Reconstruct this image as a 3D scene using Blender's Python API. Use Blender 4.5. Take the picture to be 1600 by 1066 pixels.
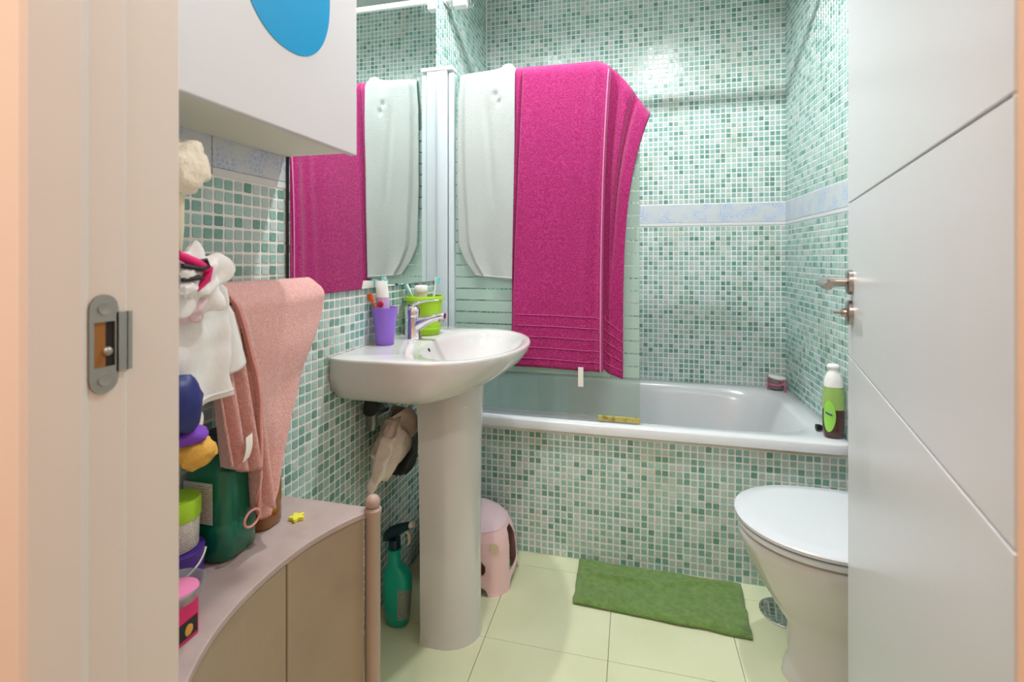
import bpy, bmesh, math, random
from mathutils import Vector, Matrix, noise
random.seed(7)
for o in list(bpy.data.objects): bpy.data.objects.remove(o)
scene = bpy.context.scene
COL = scene.collection
PI = math.pi

# ------------------------------------------------------------------ camera
F = 762.0; YAW = math.atan(.2467); CA, SA = math.cos(YAW), math.sin(YAW); CAMZ = 1.155
cam = bpy.data.objects.new('camera', bpy.data.cameras.new('camera'))
COL.objects.link(cam)
cam.location = (0, 0, CAMZ); cam.rotation_euler = (PI/2, 0, YAW)
cam.data.sensor_width = 36; cam.data.lens = 36*F/1600
cam.data.shift_y = -130/1600; cam.data.clip_start = .02
cam.data.dof.use_dof = True; cam.data.dof.focus_distance = 1.75; cam.data.dof.aperture_fstop = 6.3
scene.camera = cam

# ------------------------------------------------------------------ world, exposure
w = bpy.data.worlds.new('world'); scene.world = w; w.use_nodes = True
w.node_tree.nodes['Background'].inputs[0].default_value = (1, .97, .93, 1)
w.node_tree.nodes['Background'].inputs[1].default_value = .3
scene.view_settings.view_transform = 'Standard'; scene.view_settings.look = 'None'
scene.view_settings.gamma = 1; scene.view_settings.use_curve_mapping = False
scene.view_settings.exposure = .60
LAMPS = [(-.56, 1.42, 36), (.20, 1.42, 36)]     # ceiling downlights of the bathroom
HALL_LAMP = 16

# ------------------------------------------------------------------ materials
def lin(c):
    return tuple(((v/255)/12.92 if v/255 <= .04045 else ((v/255+.055)/1.055)**2.4) for v in c) + (1,)
def mat(name, col, rough=.5, metal=0, spec=.5, coat=0, trans=0, alpha=1, sheen=0, bump=None, var=None, ior=1.45, sss=0):
    m = bpy.data.materials.new(name); m.use_nodes = True
    nt = m.node_tree; b = nt.nodes['Principled BSDF']
    b.inputs['Base Color'].default_value = lin(col); b.inputs['Roughness'].default_value = rough
    b.inputs['Metallic'].default_value = metal; b.inputs['Specular IOR Level'].default_value = spec
    b.inputs['Coat Weight'].default_value = coat; b.inputs['Transmission Weight'].default_value = trans
    b.inputs['Alpha'].default_value = alpha; b.inputs['IOR'].default_value = ior
    if sheen: b.inputs['Sheen Weight'].default_value = sheen; b.inputs['Sheen Roughness'].default_value = .4
    if sss: b.inputs['Subsurface Weight'].default_value = sss; b.inputs['Subsurface Radius'].default_value = (.01, .01, .01)
    tc = nt.nodes.new('ShaderNodeTexCoord')
    if bump:                                             # (scale, strength, distance, detail)
        n = nt.nodes.new('ShaderNodeTexNoise'); n.inputs['Scale'].default_value = bump[0]
        n.inputs['Detail'].default_value = bump[3] if len(bump) > 3 else 2
        bp = nt.nodes.new('ShaderNodeBump'); bp.inputs['Strength'].default_value = bump[1]; bp.inputs['Distance'].default_value = bump[2]
        nt.links.new(tc.outputs['Object'], n.inputs['Vector']); nt.links.new(n.outputs[0], bp.inputs['Height'])
        nt.links.new(bp.outputs[0], b.inputs['Normal'])
    if var:                                              # (second colour, scale, lo, hi)
        n = nt.nodes.new('ShaderNodeTexNoise'); n.inputs['Scale'].default_value = var[1]; n.inputs['Detail'].default_value = 4
        r = nt.nodes.new('ShaderNodeValToRGB')
        r.color_ramp.elements[0].position = var[2]; r.color_ramp.elements[1].position = var[3]
        r.color_ramp.elements[0].color = lin(col); r.color_ramp.elements[1].color = lin(var[0])
        nt.links.new(tc.outputs['Object'], n.inputs['Vector']); nt.links.new(n.outputs[0], r.inputs[0])
        nt.links.new(r.outputs[0], b.inputs['Base Color'])
    return m
def tile_mat(name, single):
    m = mat(name, (130, 175, 160), .22, spec=.5, bump=(45, .25, .004))
    nt = m.node_tree; b = nt.nodes['Principled BSDF']
    if single: n = nt.nodes.new('ShaderNodeObjectInfo'); out = n.outputs['Random']
    else: n = nt.nodes.new('ShaderNodeNewGeometry'); out = n.outputs['Random Per Island']
    r = nt.nodes.new('ShaderNodeValToRGB'); e = r.color_ramp
    stops = [(0, (104, 152, 142)), (.12, (122, 168, 158)), (.3, (146, 186, 178)), (.5, (162, 196, 190)), (.7, (174, 202, 198)), (.86, (184, 200, 197)), (1, (190, 212, 208))]
    e.elements[0].position = 0; e.elements[0].color = lin(stops[0][1]); e.elements[1].position = 1; e.elements[1].color = lin(stops[-1][1])
    for p, c in stops[1:-1]: x = e.elements.new(p); x.color = lin(c)
    nt.links.new(out, r.inputs[0])
    mx = nt.nodes.new('ShaderNodeMixRGB'); mx.blend_type = 'OVERLAY'; mx.inputs[0].default_value = .12
    n2 = nt.nodes.new('ShaderNodeTexNoise'); n2.inputs['Scale'].default_value = 90
    tc = nt.nodes.new('ShaderNodeTexCoord'); nt.links.new(tc.outputs['Object'], n2.inputs['Vector'])
    nt.links.new(r.outputs[0], mx.inputs[1]); nt.links.new(n2.outputs[0], mx.inputs[2]); nt.links.new(mx.outputs[0], b.inputs['Base Color'])
    return m
def border_mat():
    m = mat('border_tile', (196, 208, 224), .3)
    nt = m.node_tree; b = nt.nodes['Principled BSDF']; tc = nt.nodes.new('ShaderNodeTexCoord')
    v = nt.nodes.new('ShaderNodeTexVoronoi'); v.feature = 'DISTANCE_TO_EDGE'; v.inputs['Scale'].default_value = 85
    nz = nt.nodes.new('ShaderNodeTexNoise'); nz.inputs['Scale'].default_value = 14
    r = nt.nodes.new('ShaderNodeValToRGB'); r.color_ramp.elements[0].position = .02; r.color_ramp.elements[1].position = .14
    r.color_ramp.elements[0].color = lin((214, 220, 226)); r.color_ramp.elements[1].color = lin((176, 192, 218))
    r2 = nt.nodes.new('ShaderNodeValToRGB'); r2.color_ramp.elements[0].position = .42; r2.color_ramp.elements[1].position = .58
    r2.color_ramp.elements[0].color = (0, 0, 0, 1); r2.color_ramp.elements[1].color = (1, 1, 1, 1)
    mx = nt.nodes.new('ShaderNodeMixRGB'); mx.inputs[2].default_value = lin((206, 212, 216))
    nt.links.new(tc.outputs['Object'], v.inputs['Vector']); nt.links.new(tc.outputs['Object'], nz.inputs['Vector'])
    nt.links.new(v.outputs['Distance'], r.inputs[0]); nt.links.new(nz.outputs[0], r2.inputs[0]); nt.links.new(r2.outputs[0], mx.inputs[0])
    nt.links.new(r.outputs[0], mx.inputs[1]); nt.links.new(mx.outputs[0], b.inputs['Base Color'])
    return m
def film_mat(name, col, fac, rough, refl=.06):           # clear sheet: transparent + diffuse film + reflection
    m = bpy.data.materials.new(name); m.use_nodes = True; nt = m.node_tree; nt.nodes.clear()
    o = nt.nodes.new('ShaderNodeOutputMaterial'); t = nt.nodes.new('ShaderNodeBsdfTransparent'); t.inputs[0].default_value = lin(col)
    d = nt.nodes.new('ShaderNodeBsdfTranslucent'); d.inputs[0].default_value = lin((225, 240, 234))
    d2 = nt.nodes.new('ShaderNodeBsdfDiffuse'); d2.inputs[0].default_value = lin((225, 240, 234))
    a = nt.nodes.new('ShaderNodeMixShader'); a.inputs[0].default_value = .6; nt.links.new(d.outputs[0], a.inputs[1]); nt.links.new(d2.outputs[0], a.inputs[2])
    g = nt.nodes.new('ShaderNodeBsdfGlossy'); g.inputs['Roughness'].default_value = rough
    x = nt.nodes.new('ShaderNodeMixShader'); x.inputs[0].default_value = fac
    y = nt.nodes.new('ShaderNodeMixShader'); y.inputs[0].default_value = refl
    nt.links.new(t.outputs[0], x.inputs[1]); nt.links.new(a.outputs[0], x.inputs[2])
    nt.links.new(x.outputs[0], y.inputs[1]); nt.links.new(g.outputs[0], y.inputs[2]); nt.links.new(y.outputs[0], o.inputs[0])
    return m
def label_mat(name, paper, ink, scale):                  # flat print: rows of unreadable small print
    m = mat(name, paper, .5); nt = m.node_tree; b = nt.nodes['Principled BSDF']; tc = nt.nodes.new('ShaderNodeTexCoord')
    wv = nt.nodes.new('ShaderNodeTexWave'); wv.bands_direction = 'Z'; wv.inputs['Scale'].default_value = scale; wv.inputs['Distortion'].default_value = .3
    nz = nt.nodes.new('ShaderNodeTexNoise'); nz.inputs['Scale'].default_value = 260
    mu = nt.nodes.new('ShaderNodeMath'); mu.operation = 'MULTIPLY'
    r = nt.nodes.new('ShaderNodeValToRGB'); r.color_ramp.elements[0].position = .33; r.color_ramp.elements[1].position = .45
    r.color_ramp.elements[0].color = lin(paper); r.color_ramp.elements[1].color = lin(ink)
    nt.links.new(tc.outputs['Object'], wv.inputs['Vector']); nt.links.new(tc.outputs['Object'], nz.inputs['Vector'])
    nt.links.new(wv.outputs[1], mu.inputs[0]); nt.links.new(nz.outputs[0], mu.inputs[1]); nt.links.new(mu.outputs[0], r.inputs[0])
    nt.links.new(r.outputs[0], b.inputs['Base Color'])
    return m
def emit_mat(name, col, s):
    m = bpy.data.materials.new(name); m.use_nodes = True; nt = m.node_tree; b = nt.nodes['Principled BSDF']
    b.inputs['Emission Color'].default_value = lin(col); b.inputs['Emission Strength'].default_value = s
    return m
M = {
 'tile1': tile_mat('mosaic_tile_single', True), 'tilef': tile_mat('mosaic_tile_field', False),
 'grout': mat('grout', (244, 244, 240), .75, bump=(300, .2, .0006), var=((228, 218, 200), 5, .52, .75)),
 'border': border_mat(), 'bordertrim': mat('border_trim', (222, 224, 226), .35),
 'floor': mat('floor_tile', (224, 229, 194), .32, var=((215, 220, 182), 5, .35, .7), bump=(60, .05, .002)),
 'joint': mat('floor_joint', (150, 150, 118), .85),
 'paint': mat('white_paint', (236, 234, 230), .6), 'ceil': mat('ceiling_paint', (244, 244, 242), .8),
 'peach': mat('peach_wall_paint', (228, 194, 164), .7), 'hallfloor': mat('hall_floor', (170, 140, 110), .4),
 'jamb': mat('jamb_paint', (220, 216, 210), .4), 'door': mat('door_lacquer', (214, 216, 218), .3),
 'ceramic': mat('white_ceramic', (208, 206, 205), .12, coat=.5), 'acrylic': mat('bath_acrylic', (224, 226, 230), .2, coat=.3),
 'seatwhite': mat('seat_plastic', (216, 219, 224), .22), 'dark': mat('black_gap', (24, 22, 20), .7),
 'chrome': mat('chrome', (225, 225, 228), .06, metal=1), 'satin': mat('satin_nickel', (170, 166, 160), .26, metal=1),
 'steel': mat('zinc_plate', (158, 160, 154), .42, metal=.7), 'brass': mat('worn_wood_recess', (150, 105, 50), .7),
 'alu': mat('white_aluminium', (200, 210, 217), .3), 'mirror': mat('mirror_silver', (236, 242, 240), .015, metal=1),
 'mirroredge': mat('mirror_edge', (40, 44, 46), .4),
 'glass': film_mat('clear_screen_glass', (238, 248, 244), .08, .03, .07), 'frost': film_mat('frosted_band', (236, 246, 242), .55, .4, .03),
 'lime': mat('limescale_seal', (186, 172, 96), .5, var=((120, 100, 50), 40, .5, .7)),
 'magenta': mat('magenta_terry', (160, 24, 98), .95, sheen=.3, bump=(300, 1.0, .005, 4), var=((196, 52, 130), 170, .42, .68)),  # lighter speckle in the magenta colour paints light caught by the pile
 'maghem': mat('magenta_hem', (205, 92, 152), .9), 'whiteterry': mat('white_terry', (180, 186, 184), .95, sheen=.1, bump=(330, .8, .003, 3)),
 'pinkterry': mat('pink_terry', (218, 164, 158), .95, sheen=.3, bump=(380, .9, .003, 3), var=((230, 182, 176), 160, .4, .7)),  # paler speckle painted into the pink stands for lit pile tips
 'pinkhem': mat('pink_hem', (218, 150, 142), .9), 'cotton': mat('white_cotton', (234, 232, 230), .9, bump=(60, .3, .004)),
 'tag': mat('white_tag', (240, 236, 228), .7), 'mat': mat('green_mat_pile', (106, 140, 68), 1, sheen=.3, bump=(220, 1, .008, 4), var=((126, 162, 84), 50, .35, .7)),
 'cabtop': mat('mauve_cabinet_top', (184, 166, 162), .42, var=((172, 152, 146), 14, .4, .7)),
 'cabdoor': mat('taupe_cabinet_door', (166, 146, 124), .5, var=((158, 138, 118), 8, .4, .7)),
 'cabpost': mat('mauve_wood', (178, 154, 142), .4), 'wallcab': mat('white_cabinet', (216, 214, 217), .35), 'wallcabin': mat('cabinet_underside', (226, 222, 208), .5),
 'blue': mat('blue_oval', (0, 150, 205), .35), 'purple': mat('purple_plastic', (152, 112, 222), .35, sss=.2), 'limegreen': mat('lime_plastic', (168, 214, 44), .35, sss=.2),
 'orange': mat('orange_plastic', (236, 100, 30), .4), 'whiteplastic': mat('white_plastic', (240, 240, 238), .35), 'aqua': mat('aqua_bristle', (120, 214, 214), .6),
 'navy': mat('navy_plastic', (34, 44, 110), .5), 'lilac': mat('lilac_tube', (206, 176, 222), .35), 'red': mat('red_print', (196, 40, 70), .5),
 'cream': mat('cream_plush', (238, 228, 208), .95, sheen=.4, bump=(120, .6, .004)), 'creamwood': mat('cream_handle', (226, 214, 184), .5),
 'teal': mat('teal_plastic', (24, 178, 152), .28, sss=.1), 'darkteal': mat('dark_trigger', (8, 44, 58), .35), 'greylabel': label_mat('grey_label', (150, 160, 150), (90, 100, 96), 70),
 'pinkpl': mat('pink_plastic', (238, 200, 204), .3, sss=.15), 'pinkpad': mat('lilac_pad', (232, 206, 216), .7, bump=(160, .6, .004)), 'beige': mat('worn_sticker', (206, 192, 160), .6),
 'jug': mat('dark_green_bottle', (8, 104, 76), .2, coat=.3), 'labelw': label_mat('white_label', (222, 218, 208), (168, 164, 160), 75),
 'amber': mat('amber_liquid', (140, 84, 14), .12, coat=.5), 'yellow': mat('yellow_foam', (232, 226, 70), .7), 'dpurple': mat('deep_purple_plastic', (72, 44, 138), .35),
 'hotpink': mat('hot_pink_card', (220, 24, 110), .4), 'black': mat('black_plastic', (26, 26, 28), .45), 'clear': film_mat('clear_plastic', (236, 232, 236), .22, .1, .1),
 'pinkstuff': mat('pink_slime', (232, 130, 176), .4), 'mustard': mat('mustard_felt', (214, 164, 74), .9, bump=(80, .6, .005)), 'violet': mat('violet_felt', (120, 66, 178), .9),
 'bag': mat('plastic_bag', (222, 208, 194), .35, bump=(60, .6, .006)), 'pipe': mat('old_chrome_trap', (120, 128, 122), .25, metal=.8), 'blackmesh': mat('black_braid', (34, 36, 36), .4, metal=.5, bump=(400, 1, .003)),
 'shampoo': mat('brown_shampoo', (78, 44, 36), .12, coat=.5), 'shampoogreen': mat('clear_green_plastic', (156, 192, 104), .2, coat=.4), 'shlabel': mat('light_green_label', (156, 222, 92), .4), 'shblue': mat('blue_print', (40, 90, 150), .5),
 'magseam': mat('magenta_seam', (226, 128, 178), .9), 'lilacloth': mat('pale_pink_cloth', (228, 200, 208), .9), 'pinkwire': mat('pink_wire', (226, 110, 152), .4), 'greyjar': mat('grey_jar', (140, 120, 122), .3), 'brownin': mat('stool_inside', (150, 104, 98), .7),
}

# ------------------------------------------------------------------ mesh helpers
class MB:
    def __init__(s): s.v = []; s.f = []
    def add(s, vs, fs):
        n = len(s.v); s.v += [Vector(p) for p in vs]; s.f += [tuple(i+n for i in f) for f in fs]; return s
    def box(s, a, b, mtx=None):
        x0, y0, z0 = a; x1, y1, z1 = b
        vs = [Vector(p) for p in [(x0,y0,z0),(x1,y0,z0),(x1,y1,z0),(x0,y1,z0),(x0,y0,z1),(x1,y0,z1),(x1,y1,z1),(x0,y1,z1)]]
        if mtx: vs = [mtx @ p for p in vs]
        return s.add(vs, [(0,3,2,1),(4,5,6,7),(0,1,5,4),(1,2,6,5),(2,3,7,6),(3,0,4,7)])
    def loft(s, loops, cap0=True, cap1=True, closed=True):
        n = len(loops[0]); vs = [p for l in loops for p in l]; fs = []
        for i in range(len(loops)-1):
            for j in range(n if closed else n-1):
                k = (j+1) % n; fs.append((i*n+j, i*n+k, (i+1)*n+k, (i+1)*n+j))
        if cap0: fs.append(tuple(range(n-1, -1, -1)))
        if cap1: fs.append(tuple((len(loops)-1)*n+j for j in range(n)))
        return s.add(vs, fs)
    def lathe(s, prof, c, n=32, mtx=None, cap0=True, cap1=True):
        loops = []
        for r, z in prof:
            l = [Vector((r*math.cos(2*PI*j/n), r*math.sin(2*PI*j/n), z)) for j in range(n)]
            if mtx: l = [mtx @ p for p in l]
            loops.append([p+Vector(c) for p in l])
        return s.loft(loops, cap0, cap1)
    def tube(s, pts, r, n=10):
        pts = [Vector(p) for p in pts]; rs = r if isinstance(r, (list, tuple)) else [r]*len(pts); loops = []
        up = None
        for i, p in enumerate(pts):
            t = (pts[min(i+1, len(pts)-1)]-pts[max(i-1, 0)]).normalized()
            if up is None: up = t.orthogonal().normalized()
            up = (up-t*up.dot(t)).normalized(); b = t.cross(up)
            loops.append([p+(up*math.cos(2*PI*j/n)+b*math.sin(2*PI*j/n))*rs[i] for j in range(n)])
        return s.loft(loops)
    def ball(s, c, r, n=20, m=12, wob=0, sc=(1,1,1), seed=0):
        loops = []
        for i in range(m+1):
            th = PI*i/m; l = []
            for j in range(n):
                d = Vector((math.sin(th)*math.cos(2*PI*j/n), math.sin(th)*math.sin(2*PI*j/n), -math.cos(th)))
                k = r*(1+wob*noise.noise(d*2.2+Vector((seed, seed, 0)))); l.append(Vector(c)+Vector((d.x*k*sc[0], d.y*k*sc[1], d.z*k*sc[2])))
            loops.append(l)
        return s.loft(loops, False, False)
    def grid(s, P, nu, nv):
        vs = [P(i/nu, j/nv) for j in range(nv+1) for i in range(nu+1)]
        fs = [(j*(nu+1)+i, j*(nu+1)+i+1, (j+1)*(nu+1)+i+1, (j+1)*(nu+1)+i) for j in range(nv) for i in range(nu)]
        return s.add(vs, fs)
def wloc(o):
    v = Vector((0, 0, 0))
    while o: v = v+o.location; o = o.parent
    return v
def build(name, mb, m, parent=None, origin=None, smooth=False, bevel=0, seg=2, solid=0, off=0, ang=40):
    """one mesh object from world coordinates; origin at the parent's or at the given point"""
    me = bpy.data.meshes.new(name)
    o = bpy.data.objects.new(name, me); COL.objects.link(o)
    if parent: o.parent = parent; base = wloc(parent)
    else: base = Vector(origin or (0, 0, 0)); o.location = base
    me.from_pydata([p-base for p in mb.v], [], mb.f)
    bm = bmesh.new(); bm.from_mesh(me); bmesh.ops.remove_doubles(bm, verts=bm.verts, dist=1e-6)
    bmesh.ops.recalc_face_normals(bm, faces=bm.faces)
    if bevel:
        es = [e for e in bm.edges if len(e.link_faces) == 2 and e.calc_face_angle(0) > .6]
        bmesh.ops.bevel(bm, geom=es, offset=bevel, segments=seg, affect='EDGES', profile=.5)
    bm.to_mesh(me); bm.free()
    if smooth:
        for p in me.polygons: p.use_smooth = True
        try: me.set_sharp_from_angle(angle=math.radians(ang))
        except Exception: pass
    me.materials.append(M[m])
    if solid:
        md = o.modifiers.new('thick', 'SOLIDIFY'); md.thickness = solid; md.offset = off
    return o
def tag(o, label, cat, group=None):
    o['label'] = label; o['category'] = cat
    if group: o['group'] = group
    return o
def struct(o, label=None):
    o['kind'] = 'structure'
    if label: o['label'] = label
    return o
def thing(name, loc, label, cat, group=None):
    o = bpy.data.objects.new(name, None); COL.objects.link(o); o.location = loc; o.empty_display_size = .05
    return tag(o, label, cat, group)
def sell(cx, cy, rx, ry, z, e=2.0, n=48):                # superellipse loop
    l = []
    for j in range(n):
        c, s = math.cos(2*PI*j/n), math.sin(2*PI*j/n)
        l.append(Vector((cx+rx*math.copysign(abs(c)**(2/e), c), cy+ry*math.copysign(abs(s)**(2/e), s), z)))
    return l
def lerp(a, b, t): return a+(b-a)*t
def interp(pts, t):
    for (t0, v0), (t1, v1) in zip(pts, pts[1:]):
        if t <= t1: return lerp(v0, v1, (t-t0)/(t1-t0) if t1 > t0 else 0)
    return pts[-1][1]
def sm(a, b, x):
    t = max(0, min(1, (x-a)/(b-a))); return t*t*(3-2*t)
def proj(p):
    Z = -SA*p[0]+CA*p[1]; X = CA*p[0]+SA*p[1]
    return (800+F*X/Z, 403-F*(p[2]-CAMZ)/Z, Z)
def inpoly(u, v, P):
    c = False
    for i in range(len(P)):
        (x1, y1), (x2, y2) = P[i], P[i-1]
        if (y1 > v) != (y2 > v) and u < (x2-x1)*(v-y1)/(y2-y1)+x1: c = not c
    return c

# ------------------------------------------------------------------ room dimensions
XL, XR, XT, YF, YT, YB, ZC = -.795, .727, .97, .41, 1.877, 2.63, 2.635
B0, B1 = 1.315, 1.43                                      # border course
PITCH = .025

# shell
wl = struct(build('wall_left', MB().box((XL-.12, YF-.02, 0), (XL, YB+.12, ZC)), 'grout'))
wb = struct(build('wall_back', MB().box((XL-.12, YB, 0), (XT+.12, YB+.12, ZC)), 'grout'))
wr = struct(build('wall_right', MB().box((XR, YT-.01, 0), (XT+.12, YB, ZC)), 'grout'))
wr2 = struct(build('wall_toilet_side', MB().box((XT, .28, 0), (XT+.12, YT-.01, ZC)), 'grout'))
struct(build('ceiling', MB().box((XL-.12, -1.7, ZC), (XT+.12, YB+.12, ZC+.1)), 'ceil'))
fl = struct(build('floor', MB().box((XL-.12, YF-.13, -.12), (XT+.12, YB+.12, -.006)), 'joint'))
struct(build('floor_hall', MB().box((-1.1, -1.7, -.12), (1.0, YF-.13, 0)), 'hallfloor'))
# door wall: bathroom face plastered, hall face painted peach
JL, JR, YH = -.457, .256, .28
wf = MB().box((XL-.12, YH+.012, 0), (JL-.03, YF, ZC)).box((JR+.035, YH+.012, 0), (XT+.12, YF, ZC)).box((JL-.03, YH+.012, 2.06), (JR+.035, YF, ZC))
struct(build('wall_front', wf, 'paint'))
wh = MB().box((-1.1, YH, 0), (JL-.028, YH+.012, ZC)).box((JR+.035, YH, 0), (1.0, YH+.012, ZC)).box((JL-.028, YH, 2.06), (JR+.035, YH+.012, ZC))
struct(build('wall_hall_front', wh, 'peach'))
struct(build('wall_hall_right', MB().box((.175, -1.6, 0), (.235, YH-.002, ZC)), 'peach'))
struct(build('wall_hall_left', MB().box((-1.1, -1.6, 0), (-.98, YH, ZC)), 'peach'))
struct(build('wall_hall_back', MB().box((-1.1, -1.7, 0), (.235, -1.6, ZC)), 'peach'))

# mosaic tiles ------------------------------------------------------
def tile_mesh():
    h = .0099; c = .0022; t = .0018; i = .0010
    def ring(h, z, c): return [(-h, -h+c, z), (-h+c, -h, z), (h-c, -h, z), (h, -h+c, z), (h, h-c, z), (h-c, h, z), (-h+c, h, z), (-h, h-c, z)]
    mb = MB().loft([[Vector(p) for p in ring(h, 0, c)], [Vector(p) for p in ring(h, t-.0006, c)], [Vector(p) for p in ring(h-i, t, c)]], cap0=False)
    me = bpy.data.meshes.new('tile'); me.from_pydata(mb.v, [], mb.f); me.materials.append(M['tile1'])
    for p in me.polygons: p.use_smooth = False
    return me
TM = tile_mesh()
def mosaic(wall, org, eu, ev, nrm, nu, vs, poly=None, skip=None, maxn=300):
    """tiles on a plane: org + eu*i + ev*v ; the largest visible ones single, the rest one field"""
    org, eu, ev, nrm = Vector(org), Vector(eu), Vector(ev), Vector(nrm)
    cells = []
    for i in range(nu):
        for v in vs:
            c = org+eu*((i+.5)*PITCH)+ev*v
            if skip and skip(c): continue
            size = 0
            if poly:
                u_, v_, Z = proj(c)
                if Z > .2 and any(inpoly(u_, v_, P) for P in poly):
                    a = proj(c+eu*.5*PITCH); b = proj(c-eu*.5*PITCH); h = proj(c+ev*.5*PITCH); g = proj(c-ev*.5*PITCH)
                    size = abs(a[0]-b[0])*abs(h[1]-g[1])
            cells.append((size, c))
    cells.sort(key=lambda q: -q[0])
    rot = Matrix((eu, ev, nrm)).transposed()
    k = 0
    mb = MB(); h = .0099
    for size, c in cells:
        th = random.uniform(-.05, .05); ju = random.uniform(-.0005, .0005); jv = random.uniform(-.0005, .0005)
        if size > 0 and k < maxn:
            k += 1; o = bpy.data.objects.new('tile', TM); COL.objects.link(o); o.parent = wall
            tilt = Matrix.Rotation(random.uniform(-.012, .012), 3, 'X') @ Matrix.Rotation(random.uniform(-.012, .012), 3, 'Y')
            o.matrix_local = Matrix.Translation(c+eu*ju+ev*jv-wloc(wall)) @ (rot @ Matrix.Rotation(th, 3, 'Z') @ tilt).to_4x4()
        else:
            t = .0018; q = h-.001; ct, st = math.cos(th), math.sin(th); p = c+eu*ju+ev*jv
            def P(x, y, z): return p+eu*(x*ct-y*st)+ev*(x*st+y*ct)+nrm*z
            tz = [random.uniform(-.00012, .00012) for _ in range(4)]
            mb.add([P(-h,-h,0), P(h,-h,0), P(h,h,0), P(-h,h,0), P(-q,-q,t+tz[0]), P(q,-q,t+tz[1]), P(q,q,t+tz[2]), P(-q,q,t+tz[3])],
                   [(4,5,6,7),(0,1,5,4),(1,2,6,5),(2,3,7,6),(3,0,4,7)])
    me = bpy.data.meshes.new('mosaic_field'); me.from_pydata([p-wloc(wall) for p in mb.v], [], mb.f); me.materials.append(M['tilef'])
    o = bpy.data.objects.new('mosaic_field', me); COL.objects.link(o); o.parent = wall; o['kind'] = 'stuff'
ROWS = [B0-PITCH*(k+.5) for k in range(52)] + [B1+PITCH*(k+.5) for k in range(48)]
PA = [(285, 255), (444, 295), (444, 445), (345, 447), (340, 400), (285, 390)]
PB = [(498, 465), (690, 436), (690, 512), (636, 522), (512, 552), (530, 626), (652, 634), (652, 1000), (592, 960), (592, 800), (575, 790), (425, 772), (470, 640)]
mosaic(wl, (XL, YF, 0), (0, 1, 0), (0, 0, 1), (1, 0, 0), 88, ROWS, [PA, PB])
mosaic(wb, (XL, YB, 0), (1, 0, 0), (0, 0, 1), (0, -1, 0), 61, ROWS)
mosaic(wr, (XR, YB, 0), (0, -1, 0), (0, 0, 1), (-1, 0, 0), 30, ROWS)
mosaic(wr2, (XT, YF, 0), (0, 1, 0), (0, 0, 1), (-1, 0, 0), 58, ROWS)
bp = struct(build('wall_bath_front', MB().box((XL, YT, 0), (XT, YT+.05, .495)), 'grout'))
PC = [(752, 666), (1325, 712), (1325, 765), (1240, 757), (1165, 775), (1150, 795), (1165, 905), (905, 870), (812, 862), (800, 815), (752, 782)]
mosaic(bp, (XL, YT, 0), (1, 0, 0), (0, 0, 1), (0, -1, 0), 70, [.012+PITCH*k for k in range(19)], [PC])
# border course of patterned tiles on the three walls
def border(wall, a, b, nrm):
    a, b, nrm = Vector(a), Vector(b), Vector(nrm); d = (b-a); L = d.length; d.normalize(); n = max(1, round(L/.35))
    for i in range(n):
        s0 = L*i/n+.0012; s1 = L*(i+1)/n-.0012
        def slab(z0, z1, t):
            p = [a+d*s0, a+d*s1]; vs = []
            for z in (z0, z1):
                for q in p: vs += [q+Vector((0, 0, z)), q+nrm*t+Vector((0, 0, z))]
            return MB().add(vs, [(0,2,3,1),(4,5,7,6),(0,1,5,4),(2,6,7,3),(1,3,7,5),(0,4,6,2)])
        build('border_tile', slab(B0+.018, B1-.003, .003), 'border', wall, bevel=.0012)
        build('border_strip', slab(B0+.002, B0+.0172, .003), 'bordertrim', wall, bevel=.0015)
border(wl, (XL, YF, 0), (XL, YB, 0), (1, 0, 0)); border(wb, (XL, YB, 0), (XR, YB, 0), (0, -1, 0)); border(wr, (XR, YB, 0), (XR, YT, 0), (-1, 0, 0))
# floor tiles, 36.8 cm
fx = [-.436+.368*k for k in range(-2, 5)]; fy = [1.423+.368*k for k in range(-4, 3)]
for x in fx:
    for y in fy:
        x0, x1, y0, y1 = max(x+.0008, XL), min(x+.3672, XT), max(y+.0008, YF-.1), min(y+.3672, YT)
        if x1-x0 > .01 and y1-y0 > .01: build('floor_tile', MB().box((x0, y0, -.006), (x1, y1, 0)), 'floor', fl, bevel=.0006, seg=1)

# ------------------------------------------------------------------ door frame with strike plate
def prism(prof, z0, z1):
    return MB().loft([[Vector((x, y, z0)) for x, y in prof], [Vector((x, y, z1)) for x, y in prof]])
t1 = build('trim_1', prism([(JL-.028, YH-.008), (JL+.001, YH-.008), (JL+.004, YH-.004), (JL+.004, .314), (JL, .322), (JL-.001, .354), (JL-.003, .357), (JL-.003, YF+.001), (JL-.006, YF+.004), (JL-.03, YF+.004)], 0, 2.04), 'jamb')
struct(t1, 'off-white wooden door jamb with a steel strike plate')
struct(build('trim_2', prism([(JR+.034, YH), (JR+.034, YF+.004), (JR+.002, YF+.004), (JR+.002, .37), (JR-.008, .366), (JR-.008, YH)], 0, 2.04), 'jamb'), 'off-white wooden jamb beside the hinges of the open door')
struct(build('trim_3', MB().box((JL-.03, YH, 2.04), (JR+.034, YF+.004, 2.062)), 'jamb'), 'off-white head of the door frame')
# plate: y along the jamb depth, rounded ends, lip towards the room
zc = 1.0785; yc = .3335; hw = .0125; hh = .044
pl = []
for j in range(13): an = PI*j/12; pl.append((yc+hw*math.cos(an), zc+hh-hw+hw*math.sin(an)))
for j in range(13): an = PI+PI*j/12; pl.append((yc+hw*math.cos(an), zc-hh+hw+hw*math.sin(an)))
hole = [(yc-.0085, zc-.0205), (yc+.0095, zc-.0205), (yc+.0095, zc+.0195), (yc-.0085, zc+.0195)]
x0, x1 = JL+.0002, JL+.0022
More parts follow.
